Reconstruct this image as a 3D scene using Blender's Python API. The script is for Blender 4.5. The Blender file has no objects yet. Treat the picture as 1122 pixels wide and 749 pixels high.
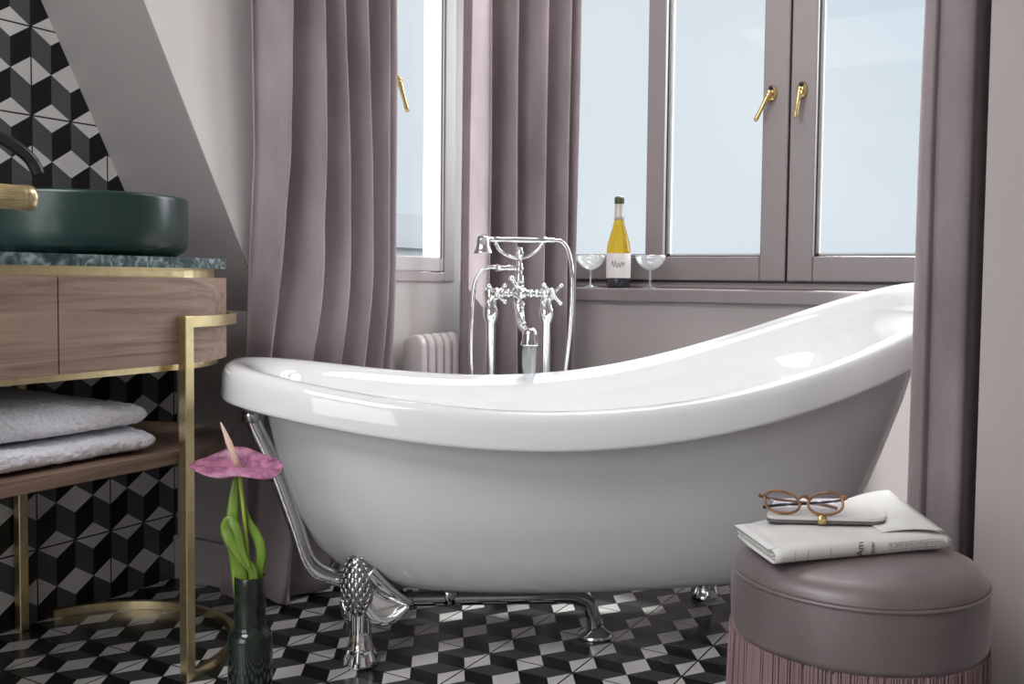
import bpy, bmesh, math, random
from mathutils import Vector, Matrix
random.seed(7)
PI = math.pi
SC = bpy.context.scene
COL = SC.collection

# ------------------------------------------------------------------ materials
def new_mat(name):
    m = bpy.data.materials.new(name); m.use_nodes = True
    nt = m.node_tree; b = nt.nodes['Principled BSDF']
    return m, nt, b
def N(nt, t, **kw):
    n = nt.nodes.new(t)
    for k, v in kw.items(): setattr(n, k, v)
    return n
def math_node(nt, op, a, b=None, c=None):
    n = N(nt, 'ShaderNodeMath', operation=op)
    for i, x in enumerate((a, b, c)):
        if x is None: continue
        if isinstance(x, (int, float)): n.inputs[i].default_value = x
        else: nt.links.new(x, n.inputs[i])
    return n.outputs[0]
def simple(name, col, rough=0.5, metal=0.0, noise=0.0, nscale=20, bump=0.0, sheen=0.0, coat=0.0, spec=None, stretch=(1, 1, 1)):
    m, nt, b = new_mat(name)
    b.inputs['Roughness'].default_value = rough; b.inputs['Metallic'].default_value = metal
    if sheen:
        b.inputs['Sheen Weight'].default_value = sheen; b.inputs['Sheen Roughness'].default_value = 0.35
        b.inputs['Sheen Tint'].default_value = (min(1, col[0]*1.8), min(1, col[1]*1.8), min(1, col[2]*1.8), 1)
    if coat: b.inputs['Coat Weight'].default_value = coat; b.inputs['Coat Roughness'].default_value = 0.04
    if spec is not None: b.inputs['Specular IOR Level'].default_value = spec
    tc = N(nt, 'ShaderNodeTexCoord'); mp = N(nt, 'ShaderNodeMapping'); mp.inputs['Scale'].default_value = stretch
    nt.links.new(tc.outputs['Object'], mp.inputs[0])
    nz = N(nt, 'ShaderNodeTexNoise'); nz.inputs['Scale'].default_value = nscale; nz.inputs['Detail'].default_value = 4
    nt.links.new(mp.outputs[0], nz.inputs['Vector'])
    rp = N(nt, 'ShaderNodeValToRGB')
    lo = [max(0, c*(1-noise)) for c in col]; hi = [min(1, c*(1+noise)) for c in col]
    rp.color_ramp.elements[0].color = (*lo, 1); rp.color_ramp.elements[1].color = (*hi, 1)
    rp.color_ramp.elements[0].position = .3; rp.color_ramp.elements[1].position = .7
    nt.links.new(nz.outputs[0], rp.inputs[0]); nt.links.new(rp.outputs[0], b.inputs['Base Color'])
    if bump:
        bp = N(nt, 'ShaderNodeBump'); bp.inputs['Strength'].default_value = bump; bp.inputs['Distance'].default_value = .004
        nt.links.new(nz.outputs[0], bp.inputs['Height']); nt.links.new(bp.outputs[0], b.inputs['Normal'])
    return m

def tile_mat(name, plane, s0, t0, rough, greycol=(.105, .115, .12)):
    """Square 20 cm cement tiles with a tumbling-block print, dark grout lines."""
    m, nt, b = new_mat(name)
    tc = N(nt, 'ShaderNodeTexCoord'); sp = N(nt, 'ShaderNodeSeparateXYZ'); nt.links.new(tc.outputs['Object'], sp.inputs[0])
    M_ = lambda op, a, b=None, c=None: math_node(nt, op, a, b, c)
    s = M_('DIVIDE', M_('SUBTRACT', sp.outputs['Y'], s0), .1)
    if plane == 'wall': t = M_('DIVIDE', M_('SUBTRACT', sp.outputs['Z'], t0), .1)
    else: t = M_('DIVIDE', M_('SUBTRACT', t0, sp.outputs['X']), .1)
    r = M_('ROUND', t); dt = M_('SUBTRACT', t, r)
    par = M_('FLOORED_MODULO', r, 2.0)
    ds = M_('SUBTRACT', M_('FRACT', M_('SUBTRACT', s, M_('MULTIPLY', par, .5))), .5)
    # ds measured from the rhomb centre
    rh = M_('ADD', M_('MULTIPLY', M_('ABSOLUTE', ds), 2.0), M_('MULTIPLY', M_('ABSOLUTE', dt), 3.0))
    white = M_('LESS_THAN', rh, .985)
    grey = M_('LESS_THAN', M_('MULTIPLY', ds, dt), 0.0)
    grey = M_('SUBTRACT', 1.0, grey)          # below-left face grey
    def grout(q):
        h = M_('DIVIDE', q, 2.0)
        return M_('LESS_THAN', M_('ABSOLUTE', M_('SUBTRACT', h, M_('ROUND', h))), .009)
    g = M_('MAXIMUM', grout(s), grout(t))
    nz = N(nt, 'ShaderNodeTexNoise'); nz.inputs['Scale'].default_value = 9; nz.inputs['Detail'].default_value = 5
    nt.links.new(tc.outputs['Object'], nz.inputs['Vector'])
    def mix(f, a, c):
        n = N(nt, 'ShaderNodeMix', data_type='RGBA')
        nt.links.new(f, n.inputs['Factor'])
        for k, x in ((6, a), (7, c)):
            if isinstance(x, tuple): n.inputs[k].default_value = (*x, 1)
            else: nt.links.new(x, n.inputs[k])
        return n.outputs[2]
    c = mix(grey, (.009, .009, .010), greycol)
    c = mix(white, c, (.82, .80, .78))
    c = mix(g, c, (.012, .012, .012))
    n = N(nt, 'ShaderNodeMix', data_type='RGBA', blend_type='MULTIPLY'); n.inputs['Factor'].default_value = .35
    nt.links.new(c, n.inputs[6]); nt.links.new(nz.outputs[0], n.inputs[7])
    nt.links.new(n.outputs[2], b.inputs['Base Color'])
    rr = M_('ADD', M_('MULTIPLY', nz.outputs[0], .12), rough - .06)
    nt.links.new(rr, b.inputs['Roughness']); b.inputs['Specular IOR Level'].default_value = .42
    bp = N(nt, 'ShaderNodeBump'); bp.inputs['Strength'].default_value = .5; bp.inputs['Distance'].default_value = .0015
    nt.links.new(M_('SUBTRACT', 1.0, g), bp.inputs['Height']); nt.links.new(bp.outputs[0], b.inputs['Normal'])
    return m

def wood_mat(name, c0, c1, along='Y'):
    m, nt, b = new_mat(name)
    tc = N(nt, 'ShaderNodeTexCoord'); mp = N(nt, 'ShaderNodeMapping')
    sc = [34, 34, 34]; sc['XYZ'.index(along)] = 2.0
    mp.inputs['Scale'].default_value = sc; nt.links.new(tc.outputs['Object'], mp.inputs[0])
    w = N(nt, 'ShaderNodeTexNoise'); w.inputs['Scale'].default_value = 1.0; w.inputs['Detail'].default_value = 8; w.inputs['Roughness'].default_value = .62; w.inputs['Distortion'].default_value = 1.6
    nt.links.new(mp.outputs[0], w.inputs['Vector'])
    rp = N(nt, 'ShaderNodeValToRGB'); e = rp.color_ramp.elements
    e[0].position = .3; e[0].color = (*c0, 1); e[1].position = .68; e[1].color = (*c1, 1)
    x = e.new(.48); x.color = (*[(a+d)/2*1.04 for a, d in zip(c0, c1)], 1)
    nt.links.new(w.outputs[0], rp.inputs[0]); nt.links.new(rp.outputs[0], b.inputs['Base Color'])
    b.inputs['Roughness'].default_value = .42
    bp = N(nt, 'ShaderNodeBump'); bp.inputs['Strength'].default_value = .08; nt.links.new(w.outputs[0], bp.inputs['Height']); nt.links.new(bp.outputs[0], b.inputs['Normal'])
    return m
def marble_mat(name):
    m, nt, b = new_mat(name)
    tc = N(nt, 'ShaderNodeTexCoord')
    w = N(nt, 'ShaderNodeTexNoise'); w.inputs['Scale'].default_value = 28; w.inputs['Detail'].default_value = 9; w.inputs['Distortion'].default_value = 2.2
    nt.links.new(tc.outputs['Object'], w.inputs['Vector'])
    rp = N(nt, 'ShaderNodeValToRGB'); e = rp.color_ramp.elements
    e[0].position = .36; e[0].color = (.035, .06, .062, 1); e[1].position = .72; e[1].color = (.42, .50, .50, 1)
    x = e.new(.53); x.color = (.10, .15, .155, 1)
    nt.links.new(w.outputs[0], rp.inputs[0]); nt.links.new(rp.outputs[0], b.inputs['Base Color'])
    b.inputs['Roughness'].default_value = .2
    return m
def clear_mat(name, tint=(1, 1, 1), white_mix=0.0, rough=0.02, fres=1.35):
    """Thin clear pane: lets light straight through, with a Fresnel reflection."""
    m = bpy.data.materials.new(name); m.use_nodes = True; nt = m.node_tree; nt.nodes.clear()
    o = N(nt, 'ShaderNodeOutputMaterial'); mx = N(nt, 'ShaderNodeMixShader')
    t = N(nt, 'ShaderNodeBsdfTransparent'); t.inputs[0].default_value = (*tint, 1)
    g = N(nt, 'ShaderNodeBsdfGlossy'); g.inputs['Roughness'].default_value = rough
    f = N(nt, 'ShaderNodeLayerWeight'); f.inputs['Blend'].default_value = .5
    f0 = ((fres-1)/(fres+1))**2
    fac = math_node(nt, 'ADD', math_node(nt, 'MULTIPLY', math_node(nt, 'POWER', f.outputs['Facing'], 5.0), 1-f0), f0)
    nt.links.new(fac, mx.inputs[0]); nt.links.new(t.outputs[0], mx.inputs[1]); nt.links.new(g.outputs[0], mx.inputs[2])
    last = mx
    if white_mix:
        df = N(nt, 'ShaderNodeBsdfTranslucent'); d2 = N(nt, 'ShaderNodeBsdfDiffuse'); ad = N(nt, 'ShaderNodeMixShader'); ad.inputs[0].default_value = .5
        for q in (df, d2): q.inputs[0].default_value = (.95, .97, .98, 1)
        nt.links.new(df.outputs[0], ad.inputs[1]); nt.links.new(d2.outputs[0], ad.inputs[2])
        last = N(nt, 'ShaderNodeMixShader'); last.inputs[0].default_value = white_mix
        nt.links.new(mx.outputs[0], last.inputs[1]); nt.links.new(ad.outputs[0], last.inputs[2])
    nt.links.new(last.outputs[0], o.inputs[0])
    return m
def glass_mat(name, col, ior=1.45, rough=0.0):
    m, nt, b = new_mat(name)
    b.inputs['Base Color'].default_value = (*col, 1); b.inputs['Transmission Weight'].default_value = 1
    b.inputs['IOR'].default_value = ior; b.inputs['Roughness'].default_value = rough
    return m
def velvet_mat(name, col, sheen=.6, rough=.85, spec=.15):
    m, nt, b = new_mat(name)
    tc = N(nt, 'ShaderNodeTexCoord'); mp = N(nt, 'ShaderNodeMapping'); mp.inputs['Scale'].default_value = (7, 7, 2.6)
    nt.links.new(tc.outputs['Object'], mp.inputs[0])
    a = N(nt, 'ShaderNodeTexNoise'); a.inputs['Scale'].default_value = 1.3; a.inputs['Detail'].default_value = 6
    nt.links.new(mp.outputs[0], a.inputs['Vector'])
    f = N(nt, 'ShaderNodeTexNoise'); f.inputs['Scale'].default_value = 420; f.inputs['Detail'].default_value = 2
    nt.links.new(tc.outputs['Object'], f.inputs['Vector'])
    h = math_node(nt, 'ADD', math_node(nt, 'MULTIPLY', a.outputs[0], .75), math_node(nt, 'MULTIPLY', f.outputs[0], .25))
    rp = N(nt, 'ShaderNodeValToRGB'); e = rp.color_ramp.elements
    e[0].position = .3; e[0].color = (*[c*.70 for c in col], 1); e[1].position = .72; e[1].color = (*[min(1, c*1.25) for c in col], 1)
    nt.links.new(h, rp.inputs[0]); nt.links.new(rp.outputs[0], b.inputs['Base Color'])
    b.inputs['Roughness'].default_value = rough; b.inputs['Specular IOR Level'].default_value = spec
    if spec > .5: b.inputs['Coat Weight'].default_value = .45; b.inputs['Coat Roughness'].default_value = .42
    b.inputs['Sheen Weight'].default_value = sheen; b.inputs['Sheen Roughness'].default_value = .3
    b.inputs['Sheen Tint'].default_value = (*[min(1, c*2.2) for c in col], 1)
    bp = N(nt, 'ShaderNodeBump'); bp.inputs['Strength'].default_value = .15; bp.inputs['Distance'].default_value = .002
    nt.links.new(f.outputs[0], bp.inputs['Height']); nt.links.new(bp.outputs[0], b.inputs['Normal'])
    return m

PINK = (.50, .45, .445)
M = dict(
    floor=tile_mat('floor_tiles', 'floor', 1.986, -1.280, .25, (.068, .071, .074)),
    wtile=tile_mat('wall_tiles', 'wall', 1.3994, .1708, .30),
    wall=simple('blush_wall_paint', PINK, .55, noise=.03, nscale=3),
    cheek=simple('daylit_blush_paint', (.74, .70, .69), .55, noise=.03, nscale=3),  # blush wall paint made lighter, window daylight put into the colour
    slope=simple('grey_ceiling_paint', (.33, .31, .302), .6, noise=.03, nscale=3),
    knee=simple('taupe_wall_paint', (.42, .39, .38), .6, noise=.03, nscale=3),
    frame=simple('mauve_window_paint', (.275, .238, .240), .32, noise=.02, nscale=3),
    plainwall=simple('room_wall_paint', (.62, .58, .56), .6, noise=.02, nscale=3),
    ceil=simple('ceiling_paint', (.75, .73, .71), .7, noise=.02, nscale=3),
    whitepaint=simple('white_window_paint', (.82, .80, .80), .35, noise=.01),
    gasket=simple('dark_gasket', (.02, .02, .02), .5),
    acrylic=simple('white_acrylic', (.84, .845, .85), .07, coat=.5, noise=.0),
    shell=simple('tub_outer_acrylic', (.79, .80, .81), .22, coat=.3, noise=.0),
    chrome=simple('polished_chrome', (.82, .83, .84), .06, 1.0),
    dchrome=simple('embossed_chrome', (.45, .46, .47), .14, 1.0),
    brass=simple('brushed_brass', (.74, .62, .36), .30, 1.0, noise=.08, nscale=60),
    pbrass=simple('polished_brass', (.80, .60, .27), .16, 1.0),
    black=simple('matt_black_metal', (.012, .012, .012), .3),
    basin=simple('dark_green_ceramic', (.013, .036, .031), .27, noise=.1, nscale=6),
    wood=wood_mat('walnut', (.175, .108, .08), (.42, .295, .225)),
    wood2=wood_mat('walnut_shelf', (.11, .065, .045), (.27, .18, .13)),
    marble=marble_mat('green_marble'),
    towel=simple('lilac_white_terry', (.86, .855, .91), .95, noise=.08, nscale=160, bump=.9, sheen=.3),
    curtain=velvet_mat('mauve_velvet', (.345, .290, .301), 1.0),
    pouf=velvet_mat('plum_velvet', (.15, .116, .118), .9, .42, .6),
    fringe=velvet_mat('rose_fringe', (.27, .178, .192), .5),
    pane=clear_mat('window_glass', (.97, .985, .99), fres=1.13),
    lens=clear_mat('spectacle_lens', (.95, .94, .99), fres=1.5),
    coupe=clear_mat('thin_glass', (.96, .97, .97), white_mix=.22, fres=2.4, rough=.06),  # white mixed in stands for sky reflections on the glass
    wine=glass_mat('wine_yellow_glass', (.82, .50, .045), 1.2),
    darkglass=simple('dark_base_glass', (.03, .03, .04), .1),
    foil=simple('silver_foil', (.62, .58, .54), .4, .3, noise=.05),
    cork=simple('bottle_cap', (.10, .11, .05), .35, .4),
    paper=simple('label_paper', (.82, .78, .77), .6),
    ink=simple('print_ink', (.05, .05, .055), .7),
    inkgrey=simple('faded_print', (.42, .41, .40), .8),
    goldink=simple('label_gold', (.55, .42, .25), .6),
    radiator=simple('radiator_enamel', (.66, .60, .60), .3),
    vase=simple('green_black_glass', (.010, .017, .012), .10, noise=.5, nscale=30, coat=.3, stretch=(2, 2, .25)),
    spathe=simple('pink_spathe', (.34, .125, .22), .32, noise=.55, nscale=70, bump=.3),
    spadix=simple('peach_spadix', (.74, .50, .42), .5, noise=.1, nscale=80),
    leaf=simple('green_leaf', (.16, .27, .035), .32, noise=.28, nscale=40, stretch=(1, 1, .2)),
    stem=simple('lime_stem', (.36, .46, .06), .4, noise=.15),
    news=simple('newsprint', (.68, .675, .66), .85, noise=.05, nscale=25),
    tablet=simple('pale_leather', (.66, .63, .61), .45, noise=.04, nscale=30),
    tabledge=simple('grey_leather_edge', (.12, .115, .11), .5),
    tort=simple('amber_acetate', (.27, .13, .065), .15, noise=.45, nscale=60),
    water=clear_mat('running_water', (.95, .97, .98), white_mix=.18, fres=2.0, rough=.08),
    facade=simple('pale_render', (.34, .35, .36), .9),
    facadewin=simple('facade_glass', (.22, .25, .28), .4),
)

# ------------------------------------------------------------------ mesh helpers
def link(o, parent=None):
    COL.objects.link(o)
    if parent is not None:
        o.parent = parent
    return o
def tag(o, label=None, cat=None, group=None, kind=None):
    if label: o['label'] = label
    if cat: o['category'] = cat
    if group: o['group'] = group
    if kind: o['kind'] = kind
    return o
def empty(name, loc=(0, 0, 0), rz=0):
    o = bpy.data.objects.new(name, None); COL.objects.link(o); o.location = loc; o.rotation_euler = (0, 0, rz); o.empty_display_size = .05
    return o
class MB:
    def __init__(s): s.bm = bmesh.new(); s.mi = 0
    def _mark(s, n0):
        s.bm.faces.ensure_lookup_table()
    def face(s, vs):
        try:
            f = s.bm.faces.new(vs); f.material_index = s.mi; f.smooth = True
            return f
        except ValueError: return None
    def box(s, x0, x1, y0, y1, z0, z1, bev=0.0, seg=2):
        vs = [s.bm.verts.new((x, y, z)) for x in (x0, x1) for y in (y0, y1) for z in (z0, z1)]
        fs = []
        for q in ((0, 1, 3, 2), (4, 6, 7, 5), (0, 4, 5, 1), (2, 3, 7, 6), (0, 2, 6, 4), (1, 5, 7, 3)):
            f = s.bm.faces.new([vs[i] for i in q]); f.material_index = s.mi; f.smooth = False; fs.append(f)
        if bev > 0:
            es = list({e for f in fs for e in f.edges})
            r = bmesh.ops.bevel(s.bm, geom=es, offset=bev, segments=seg, affect='EDGES', profile=.5)
            for f in r['faces']: f.smooth = False; f.material_index = s.mi
        return s
    def grid(s, rows, closed=False, flip=False):
        """rows: list of rows of points -> quads"""
        V = [[s.bm.verts.new(p) for p in r] for r in rows]
        for a, b in zip(V, V[1:]):
            n = len(a); rng = range(n if closed else n-1)
            for i in rng:
                q = [a[i], a[(i+1) % n], b[(i+1) % n], b[i]]
                s.face(q[::-1] if flip else q)
        return V
    def cap(s, ring, flip=False):
        s.face(ring[::-1] if flip else ring)
    def tube(s, pts, rad, n=12, caps=True, closed=False):
        pts = [Vector(p) for p in pts]
        if not isinstance(rad, (list, tuple)): rad = [rad]*len(pts)
        prev = None; rows = []
        for i, p in enumerate(pts):
            if closed: t = (pts[(i+1) % len(pts)] - pts[i-1])
            else: t = pts[min(i+1, len(pts)-1)] - pts[max(i-1, 0)]
            t.normalize()
            if prev is None:
                a = Vector((0, 0, 1)) if abs(t.z) < .9 else Vector((1, 0, 0))
                x = t.cross(a).normalized()
            else:
                x = (prev - t*prev.dot(t)).normalized()
            prev = x; y = t.cross(x)
            rows.append([p + (x*math.cos(k*2*PI/n) + y*math.sin(k*2*PI/n))*rad[i] for k in range(n)])
        if closed: rows.append(rows[0])
        V = s.grid(rows, closed=True, flip=False)
        if caps and not closed:
            s.cap(V[0], True); s.cap(V[-1], False)
        return s
    def lathe(s, prof, center=(0, 0, 0), n=32, axis='Z', squash=1.0):
        """prof: list of (r, z). r=0 ends are closed."""
        cx, cy, cz = center; rows = []
        for r, z in prof:
            row = []
            for k in range(n):
                a = 2*PI*k/n; x, y = r*math.cos(a), r*math.sin(a)*squash
                p = {'Z': (cx+x, cy+y, cz+z), 'X': (cx+z, cy+x, cz+y), 'Y': (cx+y, cy+z, cz+x)}[axis]
                row.append(p)
            rows.append(row)
        V = s.grid(rows, closed=True)
        if prof[0][0] > 1e-5: s.cap(V[0], True)
        if prof[-1][0] > 1e-5: s.cap(V[-1], False)
        return s
    def ball(s, c, r, scale=(1, 1, 1), rot=None, u=16, v=10):
        mt = Matrix.Translation(c) @ (rot.to_4x4() if rot is not None else Matrix.Identity(4)) @ Matrix.Diagonal((*scale, 1))
        res = bmesh.ops.create_uvsphere(s.bm, u_segments=u, v_segments=v, radius=r, matrix=mt)
        for f in {f for vv in res['verts'] for f in vv.link_faces}: f.smooth = True; f.material_index = s.mi
        return s
    def prism(s, poly, z0, z1, bev=0.0, smooth=False):
        """extrude XY polygon"""
        a = [s.bm.verts.new((x, y, z0)) for x, y in poly]; b = [s.bm.verts.new((x, y, z1)) for x, y in poly]
        n = len(poly); fs = [s.bm.faces.new(a[::-1]), s.bm.faces.new(b)]
        sides = []
        for i in range(n):
            f = s.bm.faces.new([a[i], a[(i+1) % n], b[(i+1) % n], b[i]]); f.smooth = smooth; sides.append(f); fs.append(f)
        for f in fs: f.material_index = s.mi
        if bev:
            es = list({e for f in fs[:2] for e in f.edges})
            bmesh.ops.bevel(s.bm, geom=es, offset=bev, segments=2, affect='EDGES')
        return s
    def build(s, name, mats, parent=None, smooth_angle=None, weld=True):
        if weld: bmesh.ops.remove_doubles(s.bm, verts=s.bm.verts, dist=1e-6)
        bmesh.ops.recalc_face_normals(s.bm, faces=s.bm.faces)
        me = bpy.data.meshes.new(name); s.bm.to_mesh(me); s.bm.free()
        if not isinstance(mats, (list, tuple)): mats = [mats]
        for m in mats: me.materials.append(M[m] if isinstance(m, str) else m)
        o = bpy.data.objects.new(name, me); link(o, parent)
        if smooth_angle is not None:
            md = o.modifiers.new('es', 'EDGE_SPLIT'); md.split_angle = math.radians(smooth_angle)
        return o
def spline(ctrl, n=12, closed=False):
    """Catmull-Rom through ctrl points"""
    c = [Vector(p) for p in ctrl]; out = []
    L = len(c); segs = L if closed else L-1
    for i in range(segs):
        if closed: p0, p1, p2, p3 = c[(i-1) % L], c[i], c[(i+1) % L], c[(i+2) % L]
        else: p0, p1, p2, p3 = c[max(i-1, 0)], c[i], c[i+1], c[min(i+2, L-1)]
        for k in range(n):
            t = k/n
            out.append(.5*((2*p1) + (-p0+p2)*t + (2*p0-5*p1+4*p2-p3)*t*t + (-p0+3*p1-3*p2+p3)*t**3))
    if not closed: out.append(c[-1])
    return out
def lerp(a, b, t): return a + (b-a)*t
def table(tb, x):
    if x <= tb[0][0]: return tb[0][1]
    for (x0, y0), (x1, y1) in zip(tb, tb[1:]):
        if x <= x1: return lerp(y0, y1, (x-x0)/(x1-x0))
    return tb[-1][1]
def sm(t): t = max(0, min(1, t)); return t*t*(3-2*t)
def struct(o, label=None):
    o['kind'] = 'structure'
    if label: o['label'] = label
    return o

# ------------------------------------------------------------------ the room
XG = -2.078            # tiled gable wall
XC, XR = -1.76, -.14   # dormer cheeks
YK, YW = 1.81, 3.03    # knee wall, dormer wall under the window
YF = 3.20              # face of the window sashes
ZC = 2.45
slopeY = lambda z: 1.426 + (1.436 - z)/1.8585
ZK = 1.436 - 1.8585*(YK - 1.426)
Y0, X1 = -1.9, 1.7

b = MB(); b.box(XG-.1, X1+.1, Y0-.1, 3.4, -.1, 0); struct(b.build('floor', 'floor'), 'floor of black white and grey cube patterned cement tiles')
b = MB(); b.box(XG-.1, X1+.1, Y0-.1, 3.4, ZC, ZC+.1); struct(b.build('ceiling', 'ceil'), 'white ceiling')
def yz_prism(poly, x0, x1):
    b = MB(); a = [b.bm.verts.new((x0, y, z)) for y, z in poly]; c = [b.bm.verts.new((x1, y, z)) for y, z in poly]
    b.bm.faces.new(a); b.bm.faces.new(c[::-1])
    for i in range(len(poly)): b.bm.faces.new([a[i], c[i], c[(i+1) % len(poly)], a[(i+1) % len(poly)]])
    return b
struct(yz_prism([(Y0, 0), (YK, 0), (YK, ZK), (slopeY(ZC), ZC), (Y0, ZC)], XG-.08, XG).build('wall_left', 'wtile'), 'gable wall tiled in black white and grey cube pattern')
struct(yz_prism([(YK, ZK), (slopeY(ZC), ZC), (slopeY(ZC)+.004, ZC), (YK+.004, ZK)], XG, XC-.0005).build('ceiling_slope', 'slope'), 'grey sloped ceiling beside the dormer')
b = MB(); b.box(XG, XC-.001, YK, YK+.08, 0, ZK); struct(b.build('wall_knee', 'knee'), 'low taupe wall under the sloped ceiling')
b = MB(); b.box(XG, XC+.004, YK-.012, YK, 0, .098, .002); b.box(XG, XC+.004, YK-.018, YK, .098, .118, .005); struct(b.build('baseboard_knee', 'knee'), 'taupe baseboard under the low wall')
# left dormer cheek, with a window opening y 1.98..2.66, z .815..2.2
cw = (1.95, 2.66, .80, 2.2)
b = yz_prism([(YK, 0), (cw[0], 0), (cw[0], ZC), (slopeY(ZC)+.0045, ZC), (YK+.0045, ZK)], XC-.08, XC)
b.box(XC-.08, XC, cw[0], cw[1], 0, cw[2]); b.box(XC-.08, XC, cw[0], cw[1], cw[3], ZC); b.box(XC-.08, XC, cw[1], 3.3, 0, ZC)
struct(b.build('wall_dormer_left', 'cheek'), 'blush side wall of the dormer with daylight in its colour')
b = MB(); b.box(XC, XR, YW, 3.3, 0, .739); struct(b.build('wall_back', 'wall'), 'blush wall below the wide window')
b = MB(); b.box(XC, XR, YW, 3.3, 2.2, ZC); struct(b.build('wall_back_top', 'wall'), 'blush wall above the wide window')
b = MB(); b.box(XR, XR+.08, YK, 3.3, 0, ZC); struct(b.build('wall_dormer_right', 'wall'), 'right side wall of the dormer')
b = MB(); b.box(XR, X1, YK-.003, YK+.08, 0, ZC); struct(b.build('wall_right_front', 'wall'), 'blush wall right of the dormer')
b = MB(); b.box(X1, X1+.08, Y0, YK, 0, ZC); struct(b.build('wall_right', 'plainwall'), 'right wall of the room')
b = MB(); b.box(XG, X1, Y0-.08, Y0, 0, ZC); struct(b.build('wall_front', 'plainwall'), 'wall behind the camera')

# wide window: fixed frame + sashes
def brass_handle(parent, c, tip, axis):
    """c: rosette centre on the sash face, tip: lever end, axis: outward normal"""
    h = MB(); ax = Vector(axis); c = Vector(c); tip = Vector(tip)
    up = Vector((0, 0, 1)); side = ax.cross(up)
    # oval rose plate
    rows = []
    for (rr, d) in ((.95, 0), (1, .003), (.9, .008), (.55, .012), (0.02, .0125)):
        rows.append([c + ax*d + side*(.017*rr*math.cos(a)) + up*(.028*rr*math.sin(a)) for a in [k*2*PI/24 for k in range(24)]])
    V = h.grid(rows, closed=True); h.cap(V[0], True); h.cap(V[-1])
    r = h.build('rose_plate', 'pbrass', parent)
    k = MB(); kc = c + up*.016 + ax*.0095
    k.tube([kc, kc + ax*.004], .0075, 12); k.build('cylinder_lock', 'black', r)
    h = MB(); hub = c - up*.004
    h.tube([hub + ax*.008, hub + ax*.030], .0085, 14)
    st = hub + ax*.034; e = tip + ax*0
    h.ball(st, .0105)
    pts = [st.lerp(e, t) for t in (0, .15, .35, .6, .85, .97, 1)]
    h.tube(pts, [.009, .0085, .007, .0062, .0072, .0066, .003], 12)
    h.build('lever', 'pbrass', parent)

win = empty('window_1', (0, 0, 0)); struct(win, 'wide mauve framed double window above the bathtub')
b = MB()
for (x0, x1, z0, z1) in ((XC, -1.70, .784, 2.2), (-.20, XR, .784, 2.2), (-1.70, -.20, .784, .806), (-1.70, -.20, 2.15, 2.2)):
    b.box(x0, x1, YF+.012, YF+.09, z0, z1, .003)
b.box(-.846, -.806, YF+.063, YF+.09, .806, 2.15); b.box(-1.70, -.20, YF+.064, YF+.09, .806, .84)
b.box(-1.70, -.20, YF-.012, YF+.012, .784, .797, .003)
b.build('window_frame', 'frame', win)
def sash(x0, x1, z0, z1, stL, stR, rail, bar, mk):
    s = MB(); y0, y1 = YF, YF+.062
    s.box(x0, x0+stL, y0, y1, z0, z1, .004); s.box(x1-stR, x1, y0, y1, z0, z1, .004)
    s.box(x0+stL, x1-stR, y0, y1, z0, z0+rail, .004); s.box(x0+stL, x1-stR, y0, y1, z1-rail, z1, .004)
    bays = [(x0+stL, x1-stR)]
    if bar:
        s.box(bar[0], bar[1], y0, y1, z0+rail, z1-rail, .004); bays = [(x0+stL, bar[0]), (bar[1], x1-stR)]
    o = s.build('sash', 'frame', win)
    g = MB(); gk = MB(); bd = MB()
    for (a, c) in bays:
        g.box(a-.002, c+.002, y0+.036, y0+.042, z0+rail-.002, z1-rail+.002)
        za, zb = z0+rail, z1-rail
        for (p, q, r, t) in ((a, a+.004, za, zb), (c-.004, c, za, zb), (a, c, za, za+.004), (a, c, zb-.004, zb)):
            gk.box(p, q, y0+.026, y0+.036, r, t)
        for (p, q, r, t) in ((a, a+.011, za, zb), (c-.011, c, za, zb), (a, c, za, za+.011), (a, c, zb-.011, zb)):
            bd.box(p, q, y0+.043, y0+.058, r, t)
    g.build('pane', 'pane', o); gk.build('gasket', 'gasket', o); bd.build('outer_bead', 'paper', o)
    return o
sash(-1.70, -.829, .812, 2.15, .075, .084, .081, (-1.317, -1.252), 'l')
sash(-.823, -.20, .812, 2.15, .081, .075, .081, None, 'r')
brass_handle(win, (-.884, YF, 1.420), (-.925, YF-.045, 1.327), (0, -1, 0))
brass_handle(win, (-.787, YF, 1.424), (-.797, YF-.045, 1.328), (0, -1, 0))
b = MB(); b.box(XC, XR, 3.0, YF+.06, .739, .784, .006, 3); struct(b.build('window_sill', 'frame', win), None)

# side window in the left cheek
w2 = empty('window_2', (0, 0, 0)); struct(w2, 'tall narrow pale window in the dormer side wall')
b = MB(); x0, x1 = XC-.075, XC+.006
b.box(x0, x1, cw[0], cw[0]+.04, cw[2], cw[3], .003); b.box(x0, x1, 2.600, cw[1], cw[2], cw[3], .003)
b.box(x0, x1, cw[0]+.04, 2.600, cw[2], cw[2]+.03, .003); b.box(x0, x1, cw[0]+.04, 2.600, cw[3]-.04, cw[3], .003)
b.build('window_frame', 'radiator', w2)
s = MB(); y0, y1, z0, z1 = cw[0]+.042, 2.588, cw[2]+.032, cw[3]-.042; xs0, xs1 = XC-.06, XC+.010
s.box(xs0, xs1, y0, y0+.07, z0, z1, .003); s.box(xs0, xs1, y1-.016, y1, z0, z1, .003)
s.box(xs0, xs1, y0+.07, y1-.016, z0, z0+.045, .003); s.box(xs0, xs1, y0+.07, y1-.016, z1-.06, z1, .003)
s.box(xs0, xs1, 2.26, 2.335, z0+.045, z1-.06, .003)
o = s.build('sash', 'whitepaint', w2)
g = MB()
for a, c in ((y0+.07, 2.26), (2.335, y1-.016)):
    g.box(XC-.050, XC-.044, a-.002, c+.002, z0+.043, z1-.058)
g.build('pane', 'pane', o)
gk = MB(); gk.box(XC-.05, XC+.002, 2.5895, 2.5985, z0, z1); gk.build('gasket', 'gasket', o)
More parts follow.
